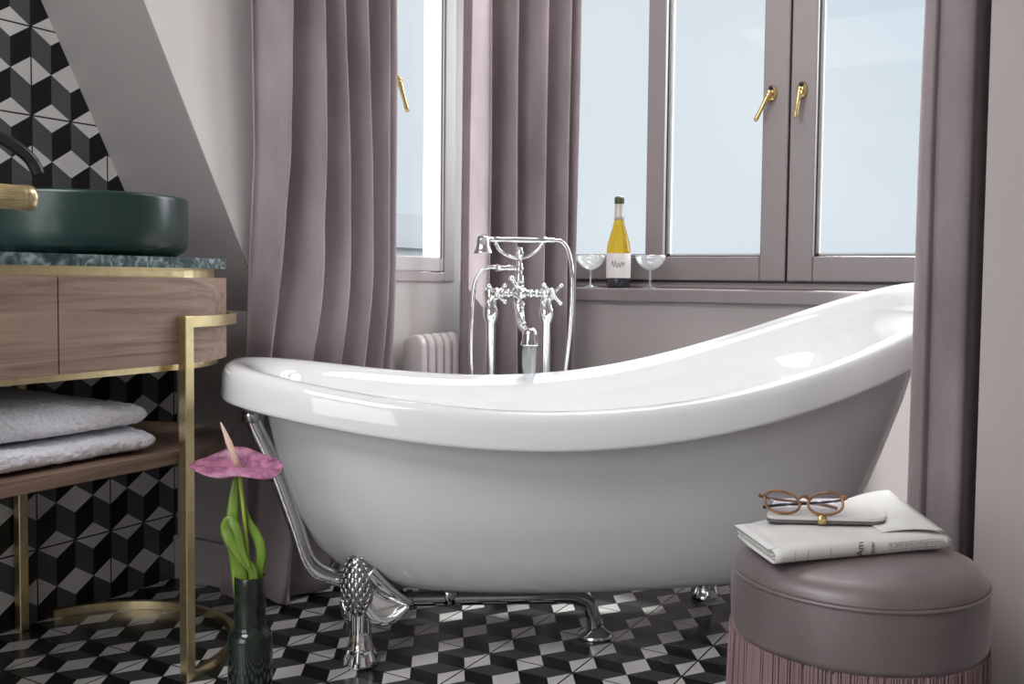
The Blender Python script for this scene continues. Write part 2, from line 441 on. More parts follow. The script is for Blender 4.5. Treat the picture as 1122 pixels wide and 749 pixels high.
gk = MB(); gk.box(XC+.0095, XC+.0115, 2.5735, 2.5765, z0+.04, z1-.05); gk.build('gasket', 'gasket', o)
brass_handle(w2, (XC+.012, 2.30, 1.385), (XC+.060, 2.325, 1.290), (1, 0, 0))

# ------------------------------------------------------------------ curtains
def curtain(name, left, right, ztop, zbot, teeth, amp, label, seed, saw=.8, amp_low=None, via=None):
    """left(z), right(z) give plan points of the two hanging edges. teeth: list of fold boundaries (0..1) at
    the top and at the bottom; every fold swells slowly towards the room and turns back sharply (saw)."""
    c = MB(); NU, NZ = 200, 50; rows = []
    for j in range(NZ+1):
        t = j/NZ; z = lerp(zbot, ztop, t)
        A_, B_ = Vector(left(z)), Vector(right(z))
        V_ = Vector(via(z)) if via else (A_+B_)/2
        la, lb = (V_-A_).length, (B_-V_).length; L = la+lb; fv = la/L
        te = [lerp(b_, a_, sm(t)) + .006*math.sin(4*t + 9*a_ + seed) for a_, b_ in teeth]
        te[0], te[-1] = 0.0, 1.0
        row = []
        for i in range(NU+1):
            s_ = i/NU; k = 0
            while k < len(te)-2 and s_ > te[k+1]: k += 1
            w = max(1e-4, te[k+1]-te[k]); f = (s_-te[k])/w
            big = min(1.25, .55 + w*len(te)*.5)
            if f < saw: q = -1 + 2*sm(f/saw)**.9
            else: q = 1 - 2*sm((f-saw)/(1-saw))
            q += .10*math.sin(PI*f)*math.sin(6*t + 3*k + seed)
            am = amp if amp_low is None else lerp(amp_low, amp, sm((z-.45)/.4))
            off = am*big*q + .006*math.sin(2.2*t*PI + s_*5 + seed)
            d1, d2 = (V_-A_).normalized(), (B_-V_).normalized(); d = d1.lerp(d2, sm((s_-fv)/.16 + .5)).normalized(); n = Vector((d.y, -d.x))
            base = A_.lerp(V_, s_/fv) if s_ < fv else V_.lerp(B_, (s_-fv)/(1-fv))
            P = base + d*(.35*amp*math.sin(PI*f) if 0 < k < len(te)-2 else 0) + n*off*min(1, 8*s_+.2, 8*(1-s_)+.2)
            row.append((P.x, P.y, z))
        rows.append(row)
    c.grid(rows)
    o = c.build(name, 'curtain')
    md = o.modifiers.new('th', 'SOLIDIFY'); md.thickness = .004; md.offset = 0
    return tag(o, label, 'curtain')
def lin(*pts):
    def f(z):
        return (table([(p[0], p[1]) for p in pts], z), table([(p[0], p[2]) for p in pts], z))
    return f
def pt_of(*pts):
    return lambda z: (table([(p[0], p[1]) for p in pts], z), table([(p[0], p[2]) for p in pts], z))
curtain('curtain', lin((0, -1.845, 1.735), (.35, -1.81, 1.735), (.60, -1.750, 1.735), (.75, -1.735, 1.735), (1.1, -1.705, 1.73), (1.8, -1.690, 1.70), (2.43, -1.685, 1.69)),
        lin((0, -1.70, 2.24), (.66, -1.705, 2.26), (1.4, -1.685, 2.24), (2.43, -1.68, 2.20)), 2.43, .012,
        [(0, 0), (.16, .12), (.36, .30), (.50, .52), (.68, .70), (.85, .86), (1, 1)], .050,
        'mauve velvet curtain hanging to the floor beside the sloped ceiling, behind the low tub end', 3, .8, .024,
        pt_of((0, -1.655, 1.79), (.3, -1.675, 1.79), (.52, -1.712, 1.80), (.75, -1.705, 1.84), (1.1, -1.695, 1.95), (2.43, -1.685, 1.95)))
curtain('curtain', lin((0, -1.655, 2.56), (.66, -1.655, 2.55), (2.43, -1.645, 2.55)),
        lin((0, -1.435, 2.90), (2.43, -1.43, 2.90)), 2.43, .012,
        [(0, 0), (.23, .22), (.42, .42), (.66, .68), (.86, .86), (1, 1)], .055,
        'mauve velvet curtain hanging in the dormer corner behind the chrome bath tap', 11, .56)
def right_curtain():
    c = MB(); rows = []
    for j in range(47):
        t = j/46; z = lerp(.012, 2.43, t)
        o_ = .012*sm((z-1.0)/1.0); w = .006*math.sin(5*t+1)
        ctrl = [(-.225+o_, 2.06), (-.252+o_, 2.00), (-.262+o_*1.2-.004*math.cos(3*t), 1.955), (-.254+o_+w*.5, 1.918), (-.240+o_, 1.905), (-.232+o_+w*.5, 1.918), (-.222+o_*.6, 1.908), (-.200, 1.893+w*.3), (-.178, 1.890), (-.1685, 1.905), (-.166, 1.96), (-.162, 2.06), (-.156, 2.22)]
        rows.append([(p.x, p.y, z) for p in spline([(x, y, 0) for x, y in ctrl], 8)])
    c.grid(rows); o = c.build('curtain', 'curtain')
    md = o.modifiers.new('th', 'SOLIDIFY'); md.thickness = .004; md.offset = 0
    tag(o, 'grey mauve velvet curtain gathered beside the raised end of the tub, behind the fringed pouf', 'curtain')
right_curtain()

# ------------------------------------------------------------------ radiator on the left cheek
rad = empty('radiator', (XC, 2.345, 0)); tag(rad, 'pale column radiator under the narrow side window between the curtains', 'radiator')
def rad_section():
    s = MB()
    # rounded vertical blade, closed loop in (x, z), thickness along y
    loop = []
    def arc(cx, cz, r, a0, a1, n=8): return [(cx+r*math.cos(lerp(a0, a1, k/n)), cz+r*math.sin(lerp(a0, a1, k/n))) for k in range(n+1)]
    loop = arc(.085, .605, .040, 0, PI/2) + arc(.045, .605, .030, PI/2, PI) + arc(.045, .16, .030, PI, 3*PI/2) + arc(.085, .16, .040, -PI/2, 0)
    rows = []
    for (sc_, yy) in ((.86, -.0165), (.97, -.012), (1.0, -.004), (1.0, .004), (.97, .012), (.86, .0165)):
        rows.append([(.062+(x-.07)*sc_*.66, yy, .38+(z-.38)*(1-(1-sc_)*.16)) for x, z in loop])
    V = s.grid(rows, closed=True); s.cap(V[0], True); s.cap(V[-1])
    return s
sec0 = rad_section().build('section', 'radiator', rad)
for k in range(5):
    o = sec0 if k == 0 else sec0.copy()
    if k: COL.objects.link(o); o.parent = rad
    o.location = (.0, .02+.043*k, 0)
for zz in (.58, .17):
    b = MB(); b.tube([(.062, .004, zz), (.062, .212, zz)], .014, 12); b.build('connecting_pipe', 'radiator', rad)
for yy in (.063, .149):
    b = MB(); b.box(.045, .08, yy-.010, yy+.010, 0, .145, .004); b.build('leg', 'radiator', rad)

# ------------------------------------------------------------------ the bathtub
TC, TH = Vector((-.9472, 2.0648)), .6805
EU = Vector((math.cos(TH), math.sin(TH))); EV = Vector((-math.sin(TH), math.cos(TH)))
tub = empty('bathtub', (TC.x, TC.y, 0), TH)
tag(tub, 'white freestanding slipper bathtub on chrome claw feet', 'bathtub')
LH, WH, NE = 1.6762/2, .7737/2, 2.5017
def zrim(u): return .567 + .088*u + .1983*u*u + .0053*u**3 - .044*u**4
def sup(phi, n):
    c, s = math.cos(phi), math.sin(phi)
    return math.copysign(abs(c)**(2/n), c), math.copysign(abs(s)**(2/n), s)
NP = 128
def angs():
    out = []
    for k in range(NP):
        a = 2*PI*k/NP
        out.append(a)
    return out
ANG = angs()
aL = [(.138, .42), (.142, .50), (.152, .555), (.170, .596), (.229, .655), (.314, .699), (.432, .737), (.513, .755), (.58, .77), (.80, .79)]
aR = [(.138, .36), (.142, .43), (.152, .475), (.178, .525), (.23, .57), (.289, .606), (.433, .652), (.555, .694), (.73, .742), (.82, .755)]
aW = [(.138, .13), (.142, .18), (.152, .215), (.175, .245), (.22, .272), (.315, .305), (.43, .325), (.57, .338), (.73, .352), (.8, .36)]
def body_row(t, inset, zb, dtop, cut=1.0):
    row = []
    for a in ANG:
        un, _ = sup(a, NE)
        zt = zrim(un) - dtop; z = lerp(zb, zt, t)
        zz = z - (zb - .138)*max(0, 1 - (z-zb)/.25)
        n = lerp(2.25, 2.75, sm(t*1.2)); u, v = sup(a, n)
        au = table(aL if u < 0 else aR, zz) - inset; av = table(aW, zz) - inset
        row.append((u*au*cut, v*av*cut, z))
    return row
TL = [0, .012, .03, .06, .1, .15, .22, .3, .4, .5, .6, .7, .8, .9, 1]
s = MB()
rows = [body_row(0, 0, .138, .070, c) for c in (.02, .5)] + [body_row(t, 0, .138, .070) for t in TL]
V = s.grid(rows, closed=True); s.cap(V[0], True)
s.build('shell', 'shell', tub)
s = MB()
def rim_row(off, dz):
    row = []
    for a in ANG:
        u, v = sup(a, NE)
        nx = math.copysign(abs(u)**(NE-1), u)/LH; ny = math.copysign(abs(v)**(NE-1), v)/WH
        l = math.hypot(nx, ny); nx /= l; ny /= l
        row.append((u*LH + nx*off, v*(1+.0465*u)*WH + ny*off, zrim(u) + dz))
    return row
RIMIN = (-.082, -.060)
rows = [body_row(0, .035, .178, .10, c) for c in (.02, .5, .85)] + [body_row(t, .035, .178, .10) for t in TL[:-2]] 
a_, b_ = body_row(.92, .035, .178, .10), rim_row(*RIMIN)
rows += [[tuple(lerp(p[i], q[i], f) for i in range(3)) for p, q in zip(a_, b_)] for f in (0, .35, .7, 1)]
V = s.grid(rows, closed=True, flip=True); s.cap(V[0])
s.build('inner_basin', 'acrylic', tub)
# rolled rim
prof = [RIMIN, (-.072, -.040), (-.060, -.022), (-.046, -.010), (-.032, -.003), (-.018, 0), (-.006, -.0005), (.003, -.004), (.009, -.011), (.0125, -.022), (.0145, -.042), (.0155, -.066), (.0152, -.0715), (.0125, -.0745), (.008, -.0752), (-.02, -.075), (-.05, -.073), (-.085, -.069)]
s = MB(); s.grid([rim_row(*p) for p in prof], closed=True); s.build('rim', 'acrylic', tub)
# claw feet
def tub_foot(u, v, yaw, parent, scale=1.0):
    e = bpy.data.objects.new('foot', None); COL.objects.link(e); e.parent = parent; e.location = (u, v, 0); e.rotation_euler = (0, 0, yaw); e.empty_display_size = .03
    f = MB()   # flared column with moulded ankle; local +x points outwards
    f.lathe([(0, 0), (.034, 0), (.0355, .005), (.033, .012), (.0285, .022), (.027, .032), (.0285, .038), (.0265, .045), (.0235, .056), (.022, .075), (.0225, .10), (.024, .118), (.025, .128), (.02, .14), (0, .145)], n=28)
    for k in range(6):
        a = k*PI/3 + .2
        f.tube([(.021*math.cos(a), .021*math.sin(a), .05), (.0255*math.cos(a), .0255*math.sin(a), .034), (.0325*math.cos(a), .0325*math.sin(a), .016), (.035*math.cos(a), .035*math.sin(a), .006)], [.003, .005, .006, .004], 8)
    f.build('column', 'chrome', e)
    # pine-cone knee: egg with overlapping leaf scales
    g = MB(); rot = Matrix.Rotation(math.radians(-10), 3, 'Y') @ Matrix.Rotation(math.radians(6), 3, 'X')
    c0 = Vector((.010, -.004, .172)); ex, ey, ez = .027, .034, .064
    g.ball(c0, 1, (ex, ey, ez), rot, 28, 20)
    for r in range(11):
        zz = -.88 + r*.176; rr = math.sqrt(max(.03, 1-zz*zz)); cnt = max(4, int(12*rr))
        for k in range(cnt):
            a = 2*PI*(k + .5*(r % 2))/cnt
            p = rot @ Vector((ex*.97*rr*math.cos(a), ey*.97*rr*math.sin(a), ez*.97*zz))
            fl = rot @ Matrix.Rotation(a, 3, 'Z') @ Matrix.Rotation(-math.asin(zz), 3, 'Y')
            g.ball(c0 + p, .0078*(.55+.45*rr), (.45, 1.0, 1.15), fl, 8, 6)
    g.build('leaf_scale_knee', 'dchrome', e)
    h = MB()   # scooped cradle that grips the underside of the tub
    for sgn, q in ((-1, .55), (1, 1.0)):
        pts = spline([(.004, sgn*.020, .200), (-.006, sgn*.045*q, .172), (-.02, sgn*.075*q, .145), (-.034, sgn*.098*q, .128)], 6)
        h.tube(pts, [lerp(.016, .007, i/(len(pts)-1)) for i in range(len(pts))], 12)
        pts = spline([(.008, sgn*.014, .128), (.004, sgn*.040*q, .100), (-.010, sgn*.066*q, .100), (-.028, sgn*.094*q, .122)], 6)
        h.tube(pts, [lerp(.014, .007, i/(len(pts)-1)) for i in range(len(pts))], 12)
        rows = []
        for i in range(9):
            t = i/8; y = sgn*lerp(.012, .094, t)*q if sgn > 0 else sgn*lerp(.012, .094, t)*q
            top, bot = lerp(.195, .128, t), lerp(.118, .118, t) - .018*math.sin(PI*t)
            rows.append([(lerp(.0, -.03, t) - .016*math.sin(PI*k/8), y, lerp(bot, top, k/8)) for k in range(9)])
        h.grid(rows)
    h.ball((-.035, 0, .16), .028, (.8, 1.1, 1.1), None, 14, 10)
    h.build('cradle', 'chrome', e)
    return e
tub_foot(-.555, -.160, math.radians(-112), tub)
tub_foot(.320, -.170, math.radians(-70), tub)
tub_foot(-.555, .160, math.radians(112), tub)
tub_foot(.320, .170, math.radians(70), tub)
# overflow pipe down the low end, and the waste pipe under the tub to the floor
b = MB(); pts = spline([(-.772, -.055, .545), (-.789, -.058, .512), (-.744, -.06, .405), (-.698, -.06, .275), (-.672, -.06, .196), (-.648, -.06, .166), (-.615, -.06, .153), (-.565, -.06, .140), (-.51, -.06, .116), (-.478, -.06, .106)], 8)
b.tube(pts, .0125, 14); b.tube(spline([(-.772, -.045, .555), (-.775, -.05, .51), (-.728, -.05, .405), (-.683, -.05, .275), (-.655, -.05, .198), (-.605, -.05, .164)], 6), .006, 10)
b.tube([(-.786, -.058, .528), (-.789, -.058, .500)], .019, 14)
b.build('overflow_pipe', 'chrome', tub)
b = MB(); pts = spline([(-.51, -.06, .106), (-.478, -.06, .104), (-.31, -.06, .100), (-.14, -.06, .096), (-.085, -.06, .093), (-.047, -.06, .080), (-.031, -.06, .045), (-.027, -.06, .006)], 8)
b.tube(pts, .0165, 16); b.tube([(-.488, -.06, .104), (-.462, -.06, .104)], .022, 16); b.tube([(-.455, -.06, .104), (-.44, -.06, .104)], .020, 16)
b.tube([(-.36, -.06, .130), (-.36, -.06, .092)], .02, 14)
b.build('waste_pipe', 'dchrome', tub)
b = MB(); b.lathe([(0, 0), (.040, 0), (.041, .003), (.036, .010), (.024, .016), (.020, .022), (0, .022)], (-.027, -.06, 0), 28); b.build('floor_flange', 'chrome', tub)

# ------------------------------------------------------------------ freestanding bath tap
def tubpt(u, v): p = TC + EU*u + EV*v; return (p.x, p.y)
FO = tubpt(-.112, .452)
fau = empty('bath_tap', (*FO, 0), TH); tag(fau, 'chrome freestanding bath tap with cross handles behind the bathtub', 'tap')
ZB = .770
def fpart(name, fn, mat='chrome', parent=None):
    b = MB(); fn(b); return b.build(name, mat, parent or fau)
for sx in (-.092, .062):
    def riser(b, sx=sx):
        b.lathe([(0, 0), (.034, 0), (.035, .004), (.03, .01), (.016, .016), (.0135, .03), (.0135, .69), (.017, .695), (.021, .71), (.021, .728), (.017, .737), (.0175, .755), (.02, .775), (.018, .785), (0, .787)], (sx, 0, 0), 24)
    fpart('riser', riser)
def body(b):
    b.tube([(-.092, 0, ZB), (.062, 0, ZB)], .0105, 16)
    for x in (-.062, -.045, .018, .034): b.tube([(x-.004, 0, ZB), (x+.004, 0, ZB)], .014, 16)
    b.ball((-.013, 0, ZB), .024); b.tube([(-.013, 0, ZB-.045), (-.013, 0, ZB+.03)], .0125, 16)
    b.lathe([(.016, .03), (.012, .04), (.0095, .06), (.012, .066), (.0085, .075), (.0075, .10), (.011, .105), (.011, .112), (.0075, .118), (.0075, .128)], (-.013, 0, ZB), 18)
    b.tube([(-.013, 0, ZB+.07), (-.06, 0, ZB+.07), (-.078, 0, ZB+.07)], [.009, .0085, .0105], 14)
fpart('mixer_body', body)
def cross(b, c, r, rot):
    cx, cy_, cz = c
    b.tube([(cx, cy_, cz), (cx, cy_-.042, cz)], .0085, 14); b.ball((cx, cy_-.030, cz), .0125, (1, .8, 1))
    b.lathe([(.016, 0), (.017, .004), (.012, .008), (0, .0085)], (cx, cy_-.020, cz), 16, 'Y')
    for k in range(4):
        a = rot + k*PI/2; dx, dz = math.cos(a), math.sin(a)
        b.tube([(cx, cy_-.032, cz), (cx+dx*r*.6, cy_-.032, cz+dz*r*.6), (cx+dx*r, cy_-.032, cz+dz*r)], [.0055, .0042, .005], 10)
        b.ball((cx+dx*r, cy_-.032, cz+dz*r), .0068, (1, 1, 1), None, 10, 8)
    b.tube([(cx, cy_-.042, cz), (cx, cy_-.046, cz)], .010, 16)
for x, r, ro in ((-.082, .031, .8), (.070, .034, .75)):
    h = fpart('cross_handle', lambda b: cross(b, (x, -.008, ZB), r, ro))
    d = MB(); d.tube([(x, -.0538, ZB), (x, -.0552, ZB)], .0065, 16); d.build('enamel_disc', 'paper', h)
def div(b):
    cx, cy_, cz = -.013, -.016, ZB
    b.tube([(cx, cy_, cz), (cx, cy_-.03, cz)], .014, 18); b.tube([(cx, cy_-.03, cz), (cx, cy_-.034, cz)], .011, 18)
    p0 = Vector((cx, cy_-.015, cz)); p1 = Vector((cx-.028, cy_-.02, cz+.042))
    b.tube([p0, p0.lerp(p1, .6), p1], [.008, .005, .006], 10); b.ball(p1, .0085)
fpart('diverter_lever', div)
def spout(b):
    pts = spline([(-.013, 0, ZB-.03), (-.013, -.012, ZB-.06), (-.010, -.045, ZB-.088), (-.006, -.085, ZB-.098), (-.004, -.112, ZB-.108)], 8)
    b.tube(pts, [lerp(.0135, .0125, i/(len(pts)-1)) for i in range(len(pts))], 16)
    b.ball((-.004, -.108, ZB-.106), .019)
    b.lathe([(.012, .012), (.017, .006), (.020, -.006), (.021, -.018), (.025, -.030), (.0255, -.034), (.021, -.034), (.017, -.026), (0, -.022)], (-.003, -.116, ZB-.100), 24)
    b.tube([(-.013, 0, ZB-.05), (-.013, 0, ZB-.02)], .016, 16)
fpart('spout', spout)
def cradle(b):
    ZH = .917
    b.tube(spline([(-.080, -.004, ZH-.004), (-.072, -.002, ZH-.026), (-.045, 0, ZH-.044), (-.013, 0, ZH-.05), (.015, 0, ZH-.042), (.040, -.002, ZH-.022), (.048, -.004, ZH-.002)], 8), .0048, 12)
    b.lathe([(.0075, 0), (.0085, .01), (.006, .016), (.005, .024)], (-.013, 0, ZB+.095), 14)
    for x in (-.080, .048):
        b.tube([(x, -.012, ZH-.008), (x, 0, ZH-.013), (x, .012, ZH-.008)], .0045, 10)
fpart('cradle', cradle)
# hand shower resting in the cradle, with hose
hs = empty('hand_shower', (*FO, 0), TH); tag(hs, 'chrome hand shower with hose resting on top of the bath tap', 'shower')
ZH = .917
b = MB(); b.lathe([(.007, -.10), (.0085, -.095), (.0065, -.085), (.0095, -.075), (.0095, -.07), (.0075, -.065), (.0085, -.02), (.0085, .02), (.0075, .05), (.0100, .055), (.0100, .06), (.0070, .066), (.0075, .085), (.006, .088)], (-.005, -.004, ZH), 18, 'X'); b.build('handle', 'chrome', hs)
b = MB(); b.ball((-.112, -.006, ZH-.002), .0165); b.tube([(-.088, -.004, ZH), (-.115, -.006, ZH-.002)], .0085, 14)
b.lathe([(.008, .012), (.016, .008), (.018, -.004), (.019, -.018), (.026, -.034), (.0275, -.038), (.0235, -.039), (0, -.037)], (-.117, -.012, ZH), 24); b.build('spray_head', 'chrome', hs)
b = MB(); b.ball((-.117, -.0285, ZH-.008), .010, (1, .6, 1.2)); b.build('enamel_disc', 'inkgrey', hs)
pts = spline([(.083, -.004, ZH), (.100, -.002, ZH-.002), (.118, 0, ZH-.020), (.130, .002, ZH-.06), (.136, .004, ZH-.12), (.133, .005, ZH-.22), (.122, .006, .58), (.10, .01, .40), (.06, .02, .25), (.0, .03, .19), (-.07, .03, .22), (-.125, .022, .36), (-.142, .014, .56), (-.143, .008, .70), (-.137, .004, .79), (-.118, .001, .832), (-.095, 0, .842), (-.078, 0, .842)], 14)
b = MB(); fine = []
for i in range(len(pts)-1):
    for k in range(3): fine.append(pts[i].lerp(pts[i+1], k/3))
b.tube(fine, [.0068 if i % 2 else .0058 for i in range(len(fine))], 10); b.build('hose', 'chrome', hs)
# running water
b = MB(); wx, wy = -.003, -.116
prof = [(.0155, .638), (.0175, .625), (.0185, .60), (.0165, .575), (.0115, .55), (.0075, .525), (.006, .49), (.0065, .44), (.007, .36), (.0075, .27), (.009, .19), (.02, .158), (.035, .1515)]
rows = []
for r, z in prof:
    rows.append([(wx + r*(1+.18*math.sin(3*a+z*30))*math.cos(a), wy + r*.7*math.sin(a)*(1+.2*math.cos(2*a+z*25)) - .03*(.64-z)**.5*.6, z) for a in [k*2*PI/20 for k in range(20)]])
V = b.grid(rows, closed=True); b.cap(V[0], True); b.cap(V[-1])
o = b.build('water_stream', 'water'); o.location = (*FO, 0); o.rotation_euler = (0, 0, TH)
tag(o, 'stream of water falling from the tap spout into the bathtub', 'water')

# ------------------------------------------------------------------ bottle and coupes on the sill
bt = empty('wine_bottle', (-1.368, 3.09, .784)); tag(bt, 'yellow wine bottle with white label standing on the window sill', 'bottle')
b = MB(); b.lathe([(0, .022), (.0405, .022), (.0405, .12), (.0402, .135), (.0375, .152), (.031, .175), (.0235, .20), (.0175, .225), (.0148, .245), (.0142, .262), (0, .262)], n=40); b.build('glass_body', 'wine', bt)
b = MB(); b.lathe([(0, 0), (.036, 0), (.040, .003), (.041, .008), (.041, .030), (.0405, .034), (0, .034)], n=40); b.build('dark_base', 'darkglass', bt)
b = MB(); b.lathe([(.0170, .232), (.0160, .245), (.0152, .262), (.0150, .285), (.0158, .29)], n=32); b.build('foil', 'foil', bt)
b = MB(); b.lathe([(0, .284), (.0155, .286), (.0168, .291), (.0155, .296), (.0168, .300), (.0165, .307), (.012, .311), (0, .312)], n=28)
for k in range(4):
    a = k*PI/2; b.tube([(.0165*math.cos(a), .0165*math.sin(a), .288), (.0175*math.cos(a), .0175*math.sin(a), .304), (.008*math.cos(a), .008*math.sin(a), .313)], .001, 6)
b.build('wired_cap', 'cork', bt)
lab0 = math.radians(-66)     # faces the camera
b = MB(); rows = []
for z in (.034, .118): rows.append([(.0417*math.cos(lab0+a), .0417*math.sin(lab0+a), z) for a in [lerp(-1.45, 1.45, k/30) for k in range(31)]])
b.grid(rows); lb = b.build('paper_label', 'paper', bt)
def on_label(pts, r, name, mat):
    b = MB(); b.tube([(.0421*math.cos(lab0+x/.0421), .0421*math.sin(lab0+x/.0421), z) for x, z in pts], r, 6); b.build(name, mat, lb)
scr = []
for k in range(46):
    t = k/45; scr.append((-.024+.046*t, .079 + .0095*math.sin(t*27)*(1.2-.6*t) + .003*math.sin(t*9)))
on_label(scr, .0009, 'script_name', 'ink')
on_label([(-.010, .101), (.012, .101)], .0009, 'small_print', 'goldink')
on_label([(-.020, .058), (.020, .058)], .0007, 'small_print', 'inkgrey')
on_label([(-.016, .050), (.016, .050)], .0006, 'small_print', 'inkgrey')
def coupe():
    e = empty('champagne_coupe', (-1.470, 3.085, .784))
    b = MB(); b.lathe([(0, 0), (.031, 0), (.0315, .0015), (.018, .004), (.006, .008), (.0035, .016), (.0032, .04), (.004, .056), (.007, .061), (0, .062)], n=32); b.build('stem', 'coupe', e)
    b = MB(); b.lathe([(.004, .060), (.016, .064), (.031, .073), (.043, .086), (.049, .099), (.0505, .112), (.0493, .112), (.0478, .099), (.042, .0875), (.030, .075), (.015, .0665), (.002, .064)], n=40); b.build('bowl', 'coupe', e)
    return e
c1 = coupe()
def copy_tree(o, parent=None):
    c = o.copy(); COL.objects.link(c); c.parent = parent
    for ch in list(o.children): copy_tree(ch, c)
    return c
c2 = copy_tree(c1); c2.location = (-1.249, 3.085, .784)
tag(c1, 'champagne coupe on the sill between the corner curtain and the bottle', 'glass', 'champagne coupes on the window sill')
tag(c2, 'champagne coupe on the sill in front of the window bar, right of the bottle', 'glass', 'champagne coupes on the window sill')

# ------------------------------------------------------------------ the vanity
def stadium(r, y0, y1, cx=-1.80, n=28, xback=XG+.004):
    """front-facing slab with round ends; back clipped to the wall"""
    pts = []
    for k in range(n+1):
        a = lerp(0, PI, k/n); pts.append((max(cx + r*math.cos(a), xback), y1 + r*math.sin(a)))
    for k in range(n+1):
        a = lerp(PI, 2*PI, k/n); pts.append((max(cx + r*math.cos(a), xback), y0 + r*math.sin(a)))
    out = []
    for p in pts:
        if not out or (abs(out[-1][0]-p[0]) + abs(out[-1][1]-p[1])) > 1e-5: out.append(p)
    return out
VY0, VY1 = .80, 1.35
van = empty('vanity_cabinet', (0, 0, 0)); tag(van, 'walnut vanity cabinet with rounded ends on a brass frame against the tiled wall', 'cabinet')
b = MB(); b.prism(stadium(.255, VY0, VY1), .634, .806); o = b.build('carcass', 'wood', van, 40)
b = MB(); b.prism(stadium(.243, VY0, VY1), .806, .825); b.build('brass_band', 'brass', van, 40)
b = MB(); b.prism(stadium(.250, VY0, VY1), .622, .636); b.build('lower_band', 'brass', van, 40)
def drawer(name, ya, yb, end):
    # bowed drawer front that wraps the round end: thick sheet along the stadium outline
    o_, i_ = [], []
    R1, R0 = .268, .255
    if end > 0:
        pa = [(0, ya)] + [(0, lerp(ya, VY1, k/4)) for k in range(1, 4)]
        for k in range(19):
            a = lerp(0, math.radians(96), k/18); o_.append((-1.80+R1*math.cos(a), VY1+R1*math.sin(a))); i_.append((-1.80+R0*math.cos(a), VY1+R0*math.sin(a)))
        o_ = [(-1.80+R1, ya)] + o_; i_ = [(-1.80+R0, ya)] + i_
    else:
        for k in range(19):
            a = lerp(math.radians(-96), 0, k/18); o_.append((-1.80+R1*math.cos(a), VY0+R1*math.sin(a))); i_.append((-1.80+R0*math.cos(a), VY0+R0*math.sin(a)))
        o_ = o_ + [(-1.80+R1, yb)]; i_ = i_ + [(-1.80+R0, yb)]
    b = MB(); b.prism(o_ + i_[::-1], .636, .806)
    return b.build('drawer_front', 'wood', van, 35)
drawer('r', 1.0785, None, 1); drawer('l', None, 1.0755, -1)
# brass frame: four legs, rings, rails
def leg(x, y, zt):
    b = MB(); b.box(x-.011, x+.011, y-.011, y+.011, 0, zt, .0015, 1); b.build('leg', 'brass', van)
leg(-1.521, 1.348, .7305); leg(-2.060, 1.348, .63); leg(-1.521, .80, .7305); leg(-2.060, .80, .63)
def flat_ring(name, R, z0, z1, y, a0, a1, w=.018, n=44):
    b = MB(); rows = []
    for k in range(n+1):
        a = lerp(a0, a1, k/n); c_, s_ = math.cos(a), math.sin(a)
        rows.append([(-1.80 + r*c_, y + r*s_, z) for r, z in ((R-w, z0), (R, z0), (R, z1), (R-w, z1))])
    V = b.grid(rows, closed=True); b.cap(V[0], True); b.cap(V[-1])
    return b.build(name, 'brass', van, 40)
flat_ring('floor_ring', .289, .0005, .020, VY1, 0, math.radians(163), .014); flat_ring('floor_ring', .289, .0005, .020, VY0, math.radians(-163), 0, .014)
flat_ring('towel_bar', .289, .7085, .7305, VY1, 0, math.radians(150), .012); flat_ring('towel_bar', .289, .7085, .7305, VY0, math.radians(-150), 0, .012)
# shelf rails
sh = MB(); sh.prism(stadium(.262, VY0, VY1), .437, .462); sh.build('shelf', 'wood2', van, 40)
# countertop: rests on the cabinet
b = MB(); b.prism(stadium(.268, VY0, VY1), .825, .846, .002); o = b.build('marble_countertop', 'marble', None, 40); tag(o, 'green veined marble vanity top with rounded end under the green basin', 'countertop')
# basin
BC = (-1.78, 1.315)
bs = empty('wash_basin', (*BC, .846)); tag(bs, 'round dark green ceramic vessel basin on the marble vanity top', 'basin')
b = MB(); b.lathe([(0, .002), (.168, .0), (.176, .002), (.184, .008), (.196, .014), (.2, .022), (.202, .045), (.203, .115), (.2025, .121), (.1995, .124), (.1965, .121), (.195, .1), (.19, .05), (.17, .028), (.1, .022), (.022, .02), (0, .02)], n=64); b.build('bowl', 'basin', bs)
b = MB(); b.lathe([(0, .0195), (.02, .0195), (.021, .022), (.018, .025), (0, .026)], n=24); b.build('drain_cap', 'black', bs)
# black gooseneck tap
tp = empty('basin_tap', (-1.90, 1.045, .846)); tag(tp, 'matt black gooseneck tap arching over the green basin', 'tap')
b = MB(); b.lathe([(0, 0), (.027, 0), (.027, .006), (.018, .01), (.0165, .05), (0, .05)], n=24); b.build('base', 'black', tp)
b = MB(); b.tube(spline([(0, 0, .04), (0, 0, .14), (.004, .012, .205), (.022, .065, .240), (.052, .125, .233), (.078, .172, .198), (.086, .190, .163)], 10), .0128, 16); b.build('spout', 'black', tp)
b = MB(); b.tube([(0, -.01, .04), (0, -.055, .055)], .007, 12); b.build('lever', 'black', tp)
# brass rail in the near part of the vanity top
br = empty('brass_tap', (-1.555, .70, .846)); tag(br, 'brass bar tap with ribbed rounded end reaching in front of the green basin', 'tap')
b = MB(); b.lathe([(0, 0), (.032, 0), (.032, .006), (.022, .01), (.022, .09), (0, .09)], n=28); b.build('post', 'brass', br)
b = MB(); b.lathe([(0, -.05), (.016, -.05), (.0195, -.046), (.0195, .235), (.0195, .286), (.0212, .2875), (.0218, .292), (.0218, .301), (.0205, .307), (.015, .311), (0, .312)], (.055, .0, .088), 32, 'Y')
for k in range(32):
    a = 2*PI*k/32; b.tube([(.055+.0195*math.sin(a), -.04, .088+.0195*math.cos(a)), (.055+.0195*math.sin(a), .284, .088+.0195*math.cos(a))], .0005, 5)
b.tube([(0, 0, .088), (.055, 0, .088)], .014, 16)
b.build('handle', 'brass', br)

